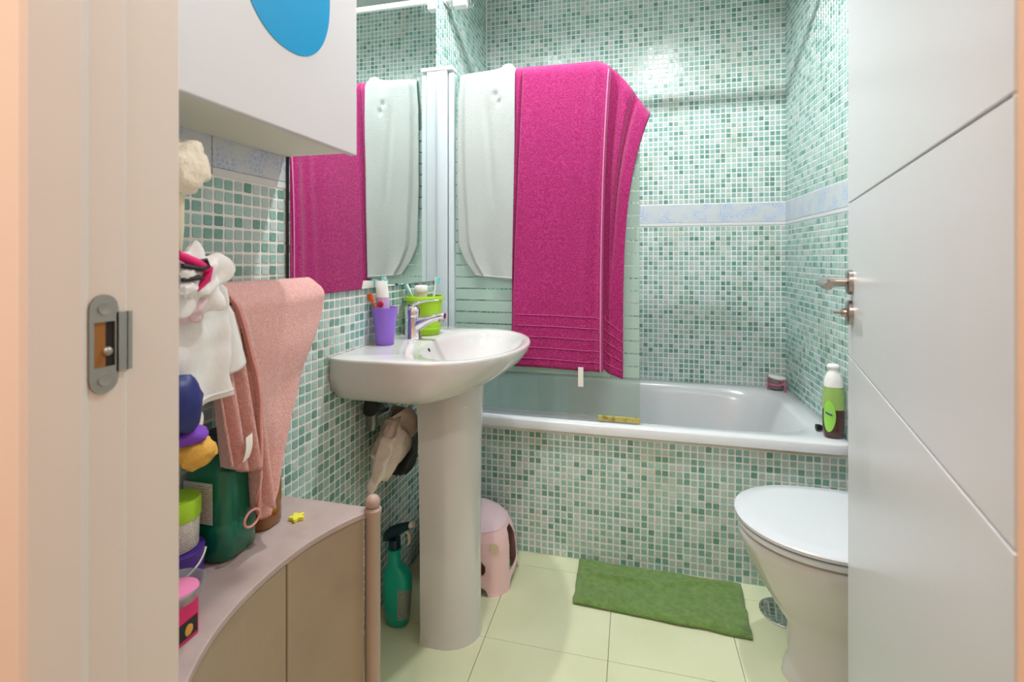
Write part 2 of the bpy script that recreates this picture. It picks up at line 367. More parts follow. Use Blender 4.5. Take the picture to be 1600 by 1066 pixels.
# ring between outline and slot (angles matched)
N = 64
def ray(poly, an):
    c = Vector((yc, zc)); d = Vector((math.cos(an), math.sin(an))); best = None
    for i in range(len(poly)):
        a = Vector(poly[i]); e = Vector(poly[(i+1) % len(poly)])-a; den = d.x*e.y-d.y*e.x
        if abs(den) < 1e-9: continue
        q = a-c; s = (q.x*e.y-q.y*e.x)/den; u = (q.x*d.y-q.y*d.x)/den
        if s > 0 and -1e-6 <= u <= 1+1e-6: best = s if best is None else max(best, s)
    return c+d*best
angs = sorted([2*PI*j/N for j in range(N)]+[math.atan2(z-zc, y-yc) % (2*PI) for y, z in hole])
ou = [ray(pl, a) for a in angs]; inn = [ray(hole, a) for a in angs]
mb = MB().loft([[Vector((x0, p.x, p.y)) for p in inn], [Vector((x1, p.x, p.y)) for p in inn], [Vector((x1, p.x, p.y)) for p in ou], [Vector((x0, p.x, p.y)) for p in ou]], False, False)
mb.box((x0, yc+hw-.002, zc-.027), (x1, .3545, zc+.027))
mb.box((x0-.004, .3535, zc-.027), (x1, .3585, zc+.027))
sp = build('strike_plate', mb, 'steel', t1); sp['label'] = 'dull steel strike plate with rounded ends'
build('latch_slot', MB().box((x0+.0001, yc-.0084, zc-.0204), (x0+.0006, yc+.002, zc+.0194)), 'brass', sp)
build('latch_slot', MB().box((x0+.0001, yc+.002, zc-.0204), (x0+.0006, yc+.0094, zc+.0194)), 'dark', sp)
build('adjusting_screw', MB().ball((x1-.001, yc+.003, zc-.007), .0042), 'steel', sp, smooth=True)
for sg in (1, -1):
    zz = zc+sg*(hh-.0125)
    s_ = build('screw', MB().lathe([(.0058, 0), (.0055, .0012), (.002, .0006)], (x1, yc, zz), 20, Matrix.Rotation(PI/2, 4, 'Y')), 'steel', sp, smooth=True)

# ------------------------------------------------------------------ open door
ux, uy = .2371, .9715; DW = .776
DT = Matrix(((ux, -uy, 0, JR), (uy, ux, 0, YF), (0, 0, 1, 0), (0, 0, 0, 1)))     # local x along the leaf, +y out of the seen face
d1 = struct(build('door_1', MB().box((0, -.040, .008), (DW, -.0035, 2.03), DT), 'door', bevel=.001), 'white lacquered door with two horizontal grooves, standing open')
for z0, z1 in ((.008, .950), (.953, 1.267), (1.270, 2.03)):
    build('panel', MB().box((0, -.0035, z0), (DW, 0, z1), DT), 'door', d1, bevel=.0012)
def rose(z, h):
    o = MB(); l = []
    for y_, r in ((0, .025), (.007, .025), (.0095, .022)):
        l.append([DT @ Vector((.722+r*math.cos(2*PI*j/32), y_, z+r*math.sin(2*PI*j/32)*h)) for j in range(32)])
    return o.loft(l)
r1 = build('handle_rose', rose(1.106, 1.0), 'satin', d1, smooth=True); r1['label'] = 'satin nickel rosette of the door handle'
pts = [(.722, .005, 1.106), (.722, .028, 1.106), (.722, .040, 1.106), (.716, .048, 1.106), (.700, .052, 1.105), (.67, .053, 1.104), (.635, .052, 1.103), (.61, .050, 1.103)]
build('lever', MB().tube([DT @ Vector(p) for p in pts], [.0095, .0095, .0098, .0098, .0092, .0085, .008, .0074], 16), 'satin', r1, smooth=True)
r2 = build('lock_rose', rose(1.045, 1.0), 'satin', d1, smooth=True)
build('thumb_turn', MB().loft([sell(0, 0, .009, .009, 0, 2, 16), sell(0, 0, .009, .009, .008, 2, 16), sell(0, 0, .008, .003, .01, 3, 16), sell(0, 0, .011, .003, .022, 3, 16)]), 'satin', r2, smooth=True)
tt = bpy.data.objects['thumb_turn']; tt.data.transform(Matrix.Translation(r2.location+Vector((0, 0, 0))))
rt = DT @ Matrix.Translation((.722, .009, 1.045)) @ Matrix.Rotation(-PI/2, 4, 'X'); tt.data.transform(rt)
for z in (.25, 1.8):
    build('hinge', MB().tube([DT @ Vector((-.004, -.003, z-.045)), DT @ Vector((-.004, -.003, z+.045))], .006), 'satin', d1, smooth=True)

# ------------------------------------------------------------------ bathtub
bx0, bx1, by0, by1, zr = XL+.004, XR-.004, 1.858, YB-.004, .525
cx, cy = (bx0+bx1)/2, (by0+by1)/2; hx, hy = (bx1-bx0)/2, (by1-by0)/2
tub = thing('bathtub', (cx, cy, 0), 'white built-in bathtub behind the mosaic front panel', 'bathtub')
n = 96
L = [sell(cx, cy, hx, hy, zr-.035, 30, n), sell(cx, cy, hx, hy, zr-.006, 30, n), sell(cx, cy, hx-.004, hy-.004, zr, 30, n),
     sell(cx-.01, cy+.005, hx-.075, hy-.062, zr-.002, 6, n), sell(cx-.01, cy+.005, hx-.082, hy-.07, zr-.008, 6, n), sell(cx-.01, cy+.005, hx-.10, hy-.085, zr-.05, 5, n),
     sell(cx-.02, cy+.005, hx-.15, hy-.11, zr-.22, 4.5, n), sell(cx-.03, cy+.005, hx-.20, hy-.14, zr-.34, 4, n), sell(cx-.03, cy+.005, hx-.27, hy-.2, zr-.375, 3.5, n), sell(cx-.03, cy+.005, .02, .02, zr-.38, 2, n)]
build('basin', MB().loft(L, cap0=False), 'acrylic', tub, smooth=True, ang=60)
build('waste', MB().lathe([(.03, 0), (.028, .004), (.01, .005)], (-.45, cy, zr-.378)), 'chrome', tub, smooth=True)
build('silicone_bead', MB().tube([(bx0, YT-.006, zr-.034), (bx1, YT-.006, zr-.034)], .003, 6), 'bordertrim', tub)

# ------------------------------------------------------------------ bath screen
YG = 1.905
sc = thing('bath_screen', (-.4, YG, zr), 'glass bath screen with frosted stripes in a white aluminium profile', 'shower screen')
build('wall_profile', MB().box((XL+.004, YG-.028, zr+.002), (-.738, YG+.022, 1.93)), 'alu', sc, bevel=.003)
build('glass_profile', MB().box((-.735, YG-.020, zr+.004), (-.712, YG+.016, 1.918)), 'alu', sc, bevel=.004)
build('profile_cap', MB().box((XL+.004, YG-.031, 1.926), (-.712, YG+.025, 1.942)), 'whiteplastic', sc, bevel=.003)
gx0, gx1, gz0, gz1 = -.722, .028, zr+.022, 1.905
ol = [(gx0, gz0), (gx1, gz0)]; R = .22
for j in range(13): an = PI/2*j/12; ol.append((gx1-R+R*math.cos(an), gz1-R+R*math.sin(an)))
ol.append((gx0, gz1))
build('glass_pane', MB().loft([[Vector((x, YG-.003, z)) for x, z in ol], [Vector((x, YG+.003, z)) for x, z in ol]]), 'glass', sc)
z = .70
k = 0
while z < 1.66:
    xe = gx1-.002
    if z > gz1-R: xe = gx1-R+math.sqrt(max(0, R*R-(z+.042-gz1+R)**2))-.002
    build('frosted_band', MB().box((-.709, YG-.0036, z), (xe, YG-.0031, z+.0415)), 'frost', sc)
    z += .0475; k += 1
build('bottom_seal', MB().box((gx0+.01, YG-.006, zr+.001), (-.13, YG+.006, zr+.022)), 'clear', sc)
s_ = build('bottom_seal', MB().box((-.128, YG-.007, zr+.004), (gx1, YG+.007, zr+.024)), 'lime', sc, bevel=.002); s_['label'] = 'yellowed end of the bottom seal'

# curtain rail with rings
rail = thing('curtain_rail', (-.03, 2.00, 2.283), 'white shower curtain rail with clear rings above the bathtub', 'rail')
build('rod', MB().tube([(XL+.004, 2.00, 2.286), (XR-.004, 2.00, 2.286)], .0135, 20), 'whiteplastic', rail, smooth=True)
for x, s in ((XL+.004, 1), (XR-.004, -1)):
    build('bracket', MB().box((min(x, x+s*.006), 1.972, 2.258), (max(x, x+s*.006), 2.028, 2.314)).box((min(x, x+s*.03), 1.982, 2.268), (max(x, x+s*.03), 2.018, 2.304)), 'whiteplastic', rail, bevel=.003)
build('end_block', MB().box((-.752, 1.980, 2.241), (-.695, 2.02, 2.304)), 'whiteplastic', rail, bevel=.004)
for x in (-.768, -.76, -.682, -.672):
    build('ring', MB().tube([(x, 2.00+.022*math.sin(2*PI*j/20), 2.268+.03*math.cos(2*PI*j/20)) for j in range(21)], .0022, 6), 'clear', rail, smooth=True)

# ------------------------------------------------------------------ mirror
mr = thing('mirror', (XL, 1.43, 1.06), 'frameless tall wall mirror above the washbasin', 'mirror')
build('backing', MB().box((XL+.003, .988, 1.061), (XL+.010, 1.868, 2.30)), 'mirroredge', mr)
build('mirror_glass', MB().box((XL+.010, .989, 1.062), (XL+.0125, 1.867, 2.299)), 'mirror', mr)

# ------------------------------------------------------------------ wall cabinet with a blue oval
wc = thing('wall_cabinet', (-.70, .71, 1.39), 'white wall cabinet with a blue oval on its front', 'cabinet')
build('body', MB().box((XL+.004, .435, 1.392), (-.622, .985, 2.02)), 'wallcabin', wc, bevel=.001)
fr = build('front_panel', MB().box((-.622, .433, 1.386), (-.6045, .987, 2.026)), 'wallcab', wc, bevel=.0025)
ov = []
ov = [(p.x, p.y) for p in sell(.762, 1.677, .121, .146, 0, 2.2, 64)]
build('oval_decal', MB().loft([[Vector((-.6046, y, z)) for y, z in ov], [Vector((-.6030, y, z)) for y, z in ov]]), 'blue', wc)

# ------------------------------------------------------------------ washbasin on pedestal
SCX, SCY = -.53, 1.475
def dpolar(hw, xf, n=96):                                  # D outline in polar form about (SCX, SCY)
    xs = -.58; pts = [(XL+.004, SCY-hw*.985), (-.72, SCY-hw)]
    for j in range(41):
        a_ = -PI/2+PI*j/40; pts.append((xs+(xf-xs)*abs(math.cos(a_))**.92, SCY+hw*math.sin(a_)))
    pts += [(-.72, SCY+hw), (XL+.004, SCY+hw*.985)]
    out = []
    for j in range(n):
        an = 2*PI*(j+.5)/n; d = Vector((math.cos(an), math.sin(an))); best = .01
        for i in range(len(pts)):
            a_ = Vector(pts[i]); e = Vector(pts[(i+1) % len(pts)])-a_; q = a_-Vector((SCX, SCY)); den = d.x*e.y-d.y*e.x
            if abs(den) < 1e-9: continue
            s_ = (q.x*e.y-q.y*e.x)/den; u_ = (q.x*d.y-q.y*d.x)/den
            if s_ > 0 and -1e-6 <= u_ <= 1+1e-6: best = max(best, s_)
        out.append((SCX+d.x*best, SCY+d.y*best))
    return out
sk = thing('washbasin', (-.56, SCY, 0), 'white ceramic washbasin standing on a pedestal under the mirror', 'washbasin')
loops = []
for z, hw_, xf in ((.760, .24, -.50), (.762, .27, -.475), (.768, .290, -.450), (.782, .308, -.415), (.805, .320, -.376), (.833, .327, -.342), (.86, .330, -.320), (.878, .331, -.314), (.884, .330, -.315), (.886, .327, -.319)):
    loops.append([Vector((x, y, z)) for x, y in dpolar(hw_, xf)])
def bowl(rx, ry, z, cx=-.488, n=96): return [Vector((cx+rx*math.cos(2*PI*(j+.5)/n), SCY+ry*math.sin(2*PI*(j+.5)/n), z)) for j in range(n)]
loops += [bowl(.150, .268, .8845), bowl(.145, .262, .881), bowl(.138, .252, .866), bowl(.125, .225, .835), bowl(.10, .175, .805), bowl(.06, .10, .791), bowl(.022, .022, .787)]
bs = build('bowl', MB().loft(loops), 'ceramic', sk, smooth=True, ang=70)
build('waste', MB().lathe([(.022, 0), (.02, .003), (.008, .004)], (-.488, SCY, .787), 24), 'chrome', bs, smooth=True)
build('overflow_hole', MB().lathe([(.0075, 0), (.0075, .002)], (-.6235, 1.43, .862), 20, Matrix.Rotation(PI/2-.25, 4, 'Y')), 'dark', bs, smooth=True)
def usec(hw, xb, xf, z, cy=1.435):
    l = [Vector((xb, cy-hw, z))]
    for j in range(25):
        a_ = -PI/2+PI*j/24; l.append(Vector((lerp(xb, xf, .35)+(xf-lerp(xb, xf, .35))*math.cos(a_), cy+hw*math.sin(a_), z)))
    l.append(Vector((xb, cy+hw, z))); return l
build('pedestal', MB().loft([usec(.093, -.615, -.452, 0), usec(.092, -.615, -.453, .01), usec(.089, -.614, -.456, .04), usec(.090, -.615, -.456, .3), usec(.094, -.618, -.453, .6), usec(.097, -.62, -.448, .72), usec(.10, -.622, -.443, .775)]), 'ceramic', sk, smooth=True, ang=50)
# mixer tap
fa = thing('mixer_tap', (-.708, 1.495, .886), 'chrome single-lever mixer tap on the washbasin', 'tap')
build('body', MB().lathe([(.029, 0), (.030, .004), (.0265, .01), (.0245, .06), (.025, .075)], (-.708, 1.495, .885), 32), 'chrome', fa, smooth=True)
build('spout', MB().loft([[Vector((x, 1.495+wd*math.cos(2*PI*j/16), zz+hh_*math.sin(2*PI*j/16))) for j in range(16)] for x, zz, wd, hh_ in ((-.715, .925, .020, .030), (-.69, .932, .019, .025), (-.66, .947, .017, .018), (-.63, .959, .015, .013), (-.603, .965, .014, .0115), (-.595, .965, .012, .010))]), 'chrome', fa, smooth=True)
build('aerator', MB().lathe([(.010, 0), (.010, .014)], (-.609, 1.495, .945), 20), 'chrome', fa, smooth=True)
build('cartridge_cap', MB().lathe([(.025, 0), (.026, .006), (.026, .024), (.021, .034), (.009, .037)], (-.708, 1.495, .960), 32), 'chrome', fa, smooth=True)
build('lever', MB().loft([[Vector((x, 1.495+wd*math.cos(2*PI*j/12), zz+hh_*math.sin(2*PI*j/12))) for j in range(12)] for x, zz, wd, hh_ in ((-.730, .985, .015, .013), (-.705, .998, .017, .010), (-.68, 1.008, .013, .006), (-.65, 1.014, .011, .0045), (-.62, 1.016, .009, .0035), (-.612, 1.016, .006, .002))]), 'chrome', fa, smooth=True)

# cups and toothbrushes on the basin
def cup(name, c, z0, prof, m, label, wall=.002):
    o = MB(); h = prof[-1][1]
    inner = [(max(r-wall, .002), max(z, .004)) for r, z in reversed(prof)]
    o.lathe(prof+inner, (c[0], c[1], z0), 40)
    return tag(build(name, o, m, origin=(c[0], c[1], z0), smooth=True, ang=50), label, 'cup')
cup('toothbrush_cup', (-.748, 1.380), .886, [(.026, 0), (.0275, .002), (.0305, .04), (.036, .09), (.0395, .112), (.0405, .115)], 'purple', 'purple plastic toothbrush cup on the washbasin')
GC = (-.716, 1.606)
gcup = thing('bathroom_bucket_cup', (GC[0], GC[1], .886), 'lime green plastic cup holding toothbrushes behind the tap', 'cup')
prof = [(.052, 0), (.054, .003), (.057, .03), (.060, .09), (.063, .118), (.067, .119), (.067, .133), (.066, .135)]
build('cup_body', MB().lathe(prof+[(max(r-.003, .002), max(z, .004)) for r, z in reversed(prof)], (GC[0], GC[1], .886), 48), 'limegreen', gcup, smooth=True, ang=50)
build('band', MB().lathe([(.0585, .018), (.0605, .019), (.0605, .025), (.0585, .026)], (GC[0], GC[1], .886), 48), 'limegreen', gcup, smooth=True)
def brush(base, top, headm, label, flip=1, handle='whiteplastic'):
    base, top = Vector(base), Vector(top); d = (top-base).normalized(); side = Vector((flip*d.z, 0, -flip*d.x)).normalized()
    t = thing('toothbrush', base, label, 'toothbrush')
    build('handle', MB().tube([base, lerp(base, top, .5), lerp(base, top, .8), top], [.0045, .005, .003, .0045], 8), handle, t, smooth=True)
    a_ = top-d*.022; w_ = d.cross(side).normalized()
    vs = []
    for e in (a_, top):
        for sg in (-1, 1):
            for q in (.002, .013): vs.append(e+w_*sg*.005+side*q)
    build('bristles', MB().add(vs, [(0,1,3,2),(4,6,7,5),(0,4,5,1),(2,3,7,6),(1,5,7,3),(0,2,6,4)]), headm, t, bevel=.0008)
    return t
brush((-.742, 1.372, .892), (-.7815, 1.355, 1.045), 'orange', 'orange headed toothbrush leaning in the purple cup', -1, 'orange')
brush((-.75, 1.395, .892), (-.770, 1.412, 1.085), 'aqua', 'white and aqua toothbrush behind the toothpaste in the purple cup', 1)
brush((-.70, 1.605, .892), (-.774, 1.585, 1.062), 'aqua', 'white toothbrush with aqua bristles leaning out of the lime green cup', -1)
brush((-.70, 1.618, .892), (-.752, 1.602, 1.060), 'navy', 'navy bristled toothbrush in the middle of the lime green cup', 1, 'aqua')
brush((-.70, 1.612, .892), (-.682, 1.632, 1.086), 'aqua', 'upright toothbrush with aqua head at the edge of the lime green cup', 1)
tp = thing('toothpaste_tube', (-.748, 1.38, .892), 'lilac and white children\'s toothpaste tube in the purple cup', 'toothpaste')
build('cap', MB().lathe([(.014, 0), (.014, .03)], (-.748, 1.38, .893), 20), 'whiteplastic', tp, smooth=True)
lps = [[Vector((-.748+a_*math.cos(2*PI*j/24)-(zz-.89)*.06, 1.38+b_*math.sin(2*PI*j/24), zz)) for j in range(24)] for a_, b_, zz in ((.017, .017, .922), (.021, .019, .96), (.022, .013, 1.032))]
build('sleeve', MB().loft(lps), 'lilac', tp, smooth=True)
lps = [[Vector((-.748+a_*math.cos(2*PI*j/24)-(zz-.89)*.06, 1.38+b_*math.sin(2*PI*j/24), zz)) for j in range(24)] for a_, b_, zz in ((.0219, .0135, 1.032), (.021, .011, 1.055), (.019, .006, 1.075), (.018, .003, 1.083))]
build('white_end', MB().loft(lps), 'whiteplastic', tp, smooth=True)
build('red_print', MB().ball((-.7545, 1.3642, 1.012), .010, 16, 8, .3, (1, .35, 1)), 'red', tp, smooth=True)
jr = thing('cream_jar', (GC[0], GC[1], .892), 'small cream pot with a white lid in the lime green cup', 'jar')
build('jar_body', MB().lathe([(.02, 0), (.021, .14)], (-.722, 1.592, .892), 24), 'creamwood', jr, smooth=True)
build('lid', MB().lathe([(.0215, .14), (.023, .142), (.023, .162), (.020, .166)], (-.722, 1.592, .892), 24), 'tag', jr, smooth=True)

# trap and bags under the basin
tr = thing('drain_trap', (-.70, 1.32, .64), 'old chrome trap and hoses under the washbasin', 'pipe')
build('hose', MB().tube([(-.735, 1.27, .77), (-.735, 1.275, .735), (-.745, 1.285, .705)], .02, 16), 'blackmesh', tr, smooth=True)
build('cup_trap', MB().lathe([(.006, 0), (.014, .004), (.017, .02), (.017, .05), (.021, .052), (.021, .062)], (-.745, 1.295, .645), 24), 'pipe', tr, smooth=True)
build('elbow', MB().tube([(-.745, 1.30, .695), (-.742, 1.34, .695), (-.745, 1.375, .69), (-.765, 1.385, .688), (-.79, 1.385, .688)], .013, 14), 'pipe', tr, smooth=True)
build('valve', MB().tube([(-.79, 1.36, .755), (-.74, 1.36, .755)], .011, 12).tube([(-.745, 1.34, .755), (-.745, 1.40, .755)], .010, 12), 'blackmesh', tr, smooth=True)
def crumple(P, amp, sc_, seed=0):
    return lambda u, t: (lambda p: p+Vector((noise.noise(p*sc_+Vector((seed, 0, 0))), noise.noise(p*sc_+Vector((0, seed+5, 0))), noise.noise(p*sc_+Vector((0, 0, seed+9)))))*amp)(P(u, t))
bg = thing('plastic_bag', (-.70, 1.38, .5), 'crumpled whitish plastic bag hanging under the washbasin', 'bag')
def bagP(u, t):                                            # closed pouch, hung from the trap
    a_ = 2*PI*u
    cy_ = interp([(0, 1.43), (.35, 1.40), (.6, 1.37), (1, 1.33)], t); rr = interp([(0, .05), (.3, .10), (.55, .115), (.8, .08), (1, .01)], t)
    return Vector((-.715+rr*.42*math.cos(a_), cy_+rr*math.sin(a_), lerp(.675, .50, t)))
build('bag_body', MB().grid(crumple(bagP, .022, 22), 40, 30), 'bag', bg, smooth=True, ang=180)
def bagQ(u, t):
    a_ = 2*PI*u; rr = interp([(0, .04), (.35, .046), (.7, .036), (.92, .02), (1, .003)], t)
    return Vector((-.695+rr*.5*math.cos(a_), lerp(1.33, 1.205, t)+rr*math.sin(a_)*.85, lerp(.645, .505, t)+rr*.5*math.sin(a_)))
build('bag_handle', MB().grid(crumple(bagQ, .014, 30, 3), 32, 30), 'bag', bg, smooth=True, ang=180)
bk = thing('black_bag', (-.71, 1.52, .45), 'black plastic bag tucked below the whitish bag', 'bag')
def bkP(u, t):
    a_ = 2*PI*u; rr = interp([(0, .02), (.2, .08), (.8, .09), (1, .02)], t)
    return Vector((-.742+rr*.3*math.cos(a_), 1.51+rr*math.sin(a_), lerp(.58, .43, t)))
build('bag_body', MB().grid(crumple(bkP, .014, 25, 7), 30, 20), 'black', bk, smooth=True, ang=180)

# ------------------------------------------------------------------ toilet
TY = 1.50
to = thing('toilet', (.62, TY, 0), 'white ceramic toilet with closed lid beside the open door', 'toilet')
def egg(xt, hw, xb, z, n=64, e=2.2):                       # tip towards -x
    l = []; xm = xt+(xb-xt)*.52
    for j in range(n):
        a_ = 2*PI*j/n; c, s = math.cos(a_), math.sin(a_)
        rx = (xb-xm) if c > 0 else (xm-xt); ee = 3.2 if c > 0 else e
        l.append(Vector((xm+rx*math.copysign(abs(c)**(2/ee), c), TY+hw*math.copysign(abs(s)**(2/(ee if c > 0 else 2.1)), s), z)))
    return l
build('bowl', MB().loft([egg(.405, .105, .93, 0), egg(.408, .105, .93, .02), egg(.42, .10, .93, .06), egg(.418, .105, .93, .15), egg(.385, .13, .92, .20), egg(.347, .158, .90, .26), egg(.314, .178, .88, .325), egg(.297, .190, .86, .37), egg(.294, .193, .85, .393), egg(.302, .186, .84, .3995)]), 'ceramic', to, smooth=True, ang=60)
build('seat', MB().loft([egg(.302, .186, .745, .4065), egg(.291, .196, .75, .409), egg(.290, .198, .75, .4195), egg(.300, .188, .745, .4235)]), 'seatwhite', to, smooth=True, ang=60)
build('lid', MB().loft([egg(.300, .188, .745, .4285), egg(.286, .200, .75, .4300), egg(.285, .201, .75, .438), egg(.291, .195, .745, .4425), egg(.33, .16, .72, .4445)]), 'seatwhite', to, smooth=True, ang=60)
build('tank', MB().loft([sell(.86, TY, .085, .18, .40, 8), sell(.86, TY, .095, .195, .45, 8), sell(.862, TY, .098, .2, .78, 8)]), 'ceramic', to, smooth=True)
build('tank_lid', MB().loft([sell(.86, TY, .104, .207, .781, 8), sell(.86, TY, .104, .207, .80, 8), sell(.86, TY, .096, .2, .808, 8)]), 'ceramic', to, smooth=True)
build('flush_button', MB().lathe([(.02, 0), (.02, .006), (.016, .008)], (.86, TY, .808), 24), 'chrome', to, smooth=True)
# chrome floor drain
dr = thing('floor_drain', (.478, 1.748, 0), 'round chrome drain cover on the floor behind the toilet bowl', 'drain')
build('cover', MB().lathe([(.066, .0008), (.066, .003), (.058, .0042), (.002, .0045)], (.478, 1.748, 0), 48), 'chrome', dr, smooth=True)
build('rim', MB().lathe([(.073, .0005), (.073, .004), (.070, .0055), (.0665, .004)], (.478, 1.748, 0), 48), 'chrome', dr, smooth=True)

# ------------------------------------------------------------------ green mat
MQ = [(-.195, 1.868), (-.192, 1.625), (.352, 1.598), (.370, 1.858)]
def matP(u, t):
    a_ = Vector(MQ[0]).lerp(Vector(MQ[3]), u); b_ = Vector(MQ[1]).lerp(Vector(MQ[2]), u); p = a_.lerp(b_, t)
    z_ = .012+.004*noise.noise(Vector((u*6, t*3, 0)))+.016*math.exp(-((t-.25-.12*math.sin(u*5))/.045)**2)*(.5+.5*noise.noise(Vector((u*5, 4, 1))))
    e = min(u, 1-u, t, 1-t); z_ *= .45+.55*sm(0, .05, e); p = p+Vector((.006*noise.noise(Vector((u*4, t*6, 8))), .006*noise.noise(Vector((u*6, t*4, 2)))))
    return Vector((p.x, p.y, z_+.002))
tag(build('bath_mat', MB().grid(matP, 90, 50), 'mat', origin=(.08, 1.74, 0), smooth=True, ang=180, solid=.006, off=-.6), 'green terry bath mat lying before the bathtub', 'bath mat')

# ------------------------------------------------------------------ pink step stool
SX, SY = -.572, 1.712
st = thing('step_stool', (SX, SY, 0), 'pink plastic child step stool between pedestal and bathtub', 'stool')
prof_s = [(0, .166, .132), (.012, .164, .130), (.05, .160, .127), (.10, .157, .124), (.14, .152, .120), (.17, .143, .113), (.20, .127, .10), (.224, .103, .081), (.242, .075, .058), (.252, .045, .035), (.255, .003, .003)]
def stoolP(u, t):
    q = t*(len(prof_s)-1); i = min(int(q), len(prof_s)-2); f = q-i
    z_, rx, ry = (lerp(prof_s[i][k], prof_s[i+1][k], f) for k in range(3))
    c, s = math.cos(2*PI*u), math.sin(2*PI*u); e = 2.9
    return Vector((SX+rx*math.copysign(abs(c)**(2/e), c), SY+ry*math.copysign(abs(s)**(2/e), s), z_))
NU, NV = 320, 120
vs = [stoolP(i/NU, j/NV) for j in range(NV+1) for i in range(NU)]
def inhole(u, z_):
    a_ = (u*360) % 360
    def dist(c): return abs((a_-c+180) % 360-180)
    if z_ < .034 and (dist(0) < 20 or dist(180) < 20 or dist(270) < 26 or dist(90) < 26): return z_ < .034*math.sqrt(max(0, 1-(min(dist(0)/20, dist(180)/20, dist(270)/26, dist(90)/26))**4))
    if .055 < z_ < .185:
        q = (z_-.055)/.13
        for c, w_ in ((0, 17), (180, 17)):
            if dist(c) < w_*(1-.75*q**2): return True
    if .055 < z_ < .125:
        for c in (270, 90):
            if (dist(c)/24)**2+((z_-.09)/.035)**2 < 1: return True
    return False
fs = []; pad = []
for j in range(NV):
    for i in range(NU):
        f = (j*NU+i, j*NU+(i+1) % NU, (j+1)*NU+(i+1) % NU, (j+1)*NU+i)
        zc_ = sum(vs[k].z for k in f)/4
        if inhole((i+.5)/NU, zc_): continue
        fs.append(f)
build('shell', MB().add(vs, fs), 'pinkpl', st, smooth=True, ang=80, solid=.004, off=-1)
def padP(u, t):
    p = stoolP(u, lerp(.60, .995, t)); return p+Vector(((p.x-SX)*.012, (p.y-SY)*.012, .0015))
build('non_slip_pad', MB().grid(padP, 64, 12), 'pinkpad', st, smooth=True, ang=180)
build('worn_sticker', MB().lathe([(.017, 0), (.017, .001)], (-.455, 1.5895, .168), 20, Matrix.Rotation(PI/2-.1, 4, 'X') @ Matrix.Rotation(.2, 4, 'Y')), 'beige', st)
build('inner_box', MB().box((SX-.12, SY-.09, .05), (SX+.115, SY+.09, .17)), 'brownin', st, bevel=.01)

# ------------------------------------------------------------------ spray bottle
BX, BY = -.722, 1.412
sb = thing('spray_bottle', (BX, BY, 0), 'teal cleaning spray bottle on the floor beside the pedestal', 'bottle')
def so(rx, ry, z_, e=2.6, dx=0): return sell(BX+dx, BY, rx, ry, z_, e, 40)
build('bottle', MB().loft([so(.028, .02, 0, 2.4), so(.036, .027, .006, 2.5), so(.043, .031, .06, 2.6), so(.046, .032, .11), so(.0455, .032, .15, 2.6), so(.041, .030, .166, 2.5, -.002), so(.029, .025, .180, 2.3, -.006), so(.0205, .0205, .19, 2, -.010), so(.0195, .0195, .21, 2, -.010), so(.0195, .0195, .226, 2, -.010), so(.023, .023, .23, 2, -.010), so(.023, .023, .236, 2, -.010)]), 'teal', sb, smooth=True, ang=60)
build('collar', MB().lathe([(.018, 0), (.019, .004), (.019, .03)], (BX-.010, BY, .236), 24), 'darkteal', sb, smooth=True)
build('trigger_head', MB().loft([[Vector((x, BY+wd*math.cos(2*PI*j/20), zz+hh_*math.sin(2*PI*j/20)+ (x-(BX-.05))*.45)) for j in range(20)] for x, zz, wd, hh_ in ((BX-.048, .262, .004, .008), (BX-.044, .264, .012, .016), (BX-.025, .268, .016, .022), (BX, .27, .016, .02), (BX+.03, .272, .013, .014), (BX+.042, .272, .011, .012))]), 'darkteal', sb, smooth=True, ang=70)
build('nozzle', MB().tube([(BX+.042, BY, .313), (BX+.056, BY, .320)], .009, 14), 'tag', sb, smooth=True)
build('trigger', MB().tube([(BX+.026, BY, .300), (BX+.040, BY, .283), (BX+.042, BY, .262), (BX+.036, BY, .25)], [.005, .005, .0045, .003], 10), 'creamwood', sb, smooth=True)
def labP(u, t):
    an = lerp(-PI*.42, PI*.03, u); z_ = lerp(.03, .135, t); rx, ry = interp([(.03, .041), (.06, .0435), (.11, .0465), (.145, .0435)], z_), interp([(.03, .0305), (.06, .0315), (.11, .0325), (.145, .0315)], z_)
    c, s = math.cos(an), math.sin(an); return Vector((BX+rx*math.copysign(abs(c)**(2/2.6), c), BY+ry*math.copysign(abs(s)**(2/2.6), s), z_))
build('label', MB().grid(labP, 14, 8), 'greylabel', sb, smooth=True, ang=180)

# ------------------------------------------------------------------ low cabinet with concave front
ZT = .615
def front_x(y):                                             # concave front between the two posts
    q = (y-.715)/.225; return -.606+.062*abs(q)**2.3
lc = thing('low_cabinet', (-.68, .70, 0), 'taupe low cabinet with a concave front and ball-topped posts', 'cabinet')
ys = [lerp(.475, .935, k/40) for k in range(41)]
out = [(XL+.004, .462), ] + [(front_x(y)+.002, y) for y in ys] + [(XL+.004, .952)]
out = [(XL+.004, .458), (-.56, .458)] + out[1:-1] + [(-.56, .952), (XL+.004, .952)]
build('top', MB().loft([[Vector((x, y, ZT-.012)) for x, y in out], [Vector((x, y, ZT)) for x, y in out]]), 'cabtop', lc, bevel=.002)
build('back_board', MB().box((XL+.004, .47, .05), (XL+.016, .94, ZT-.012)), 'cabdoor', lc)
build('side_panel', MB().box((XL+.016, .930, .05), (-.565, .944, ZT-.012)), 'cabdoor', lc); build('side_panel', MB().box((XL+.016, .466, .05), (-.565, .48, ZT-.012)), 'cabdoor', lc)
build('bottom_board', MB().box((XL+.016, .48, .05), (-.63, .93, .065)), 'cabdoor', lc)
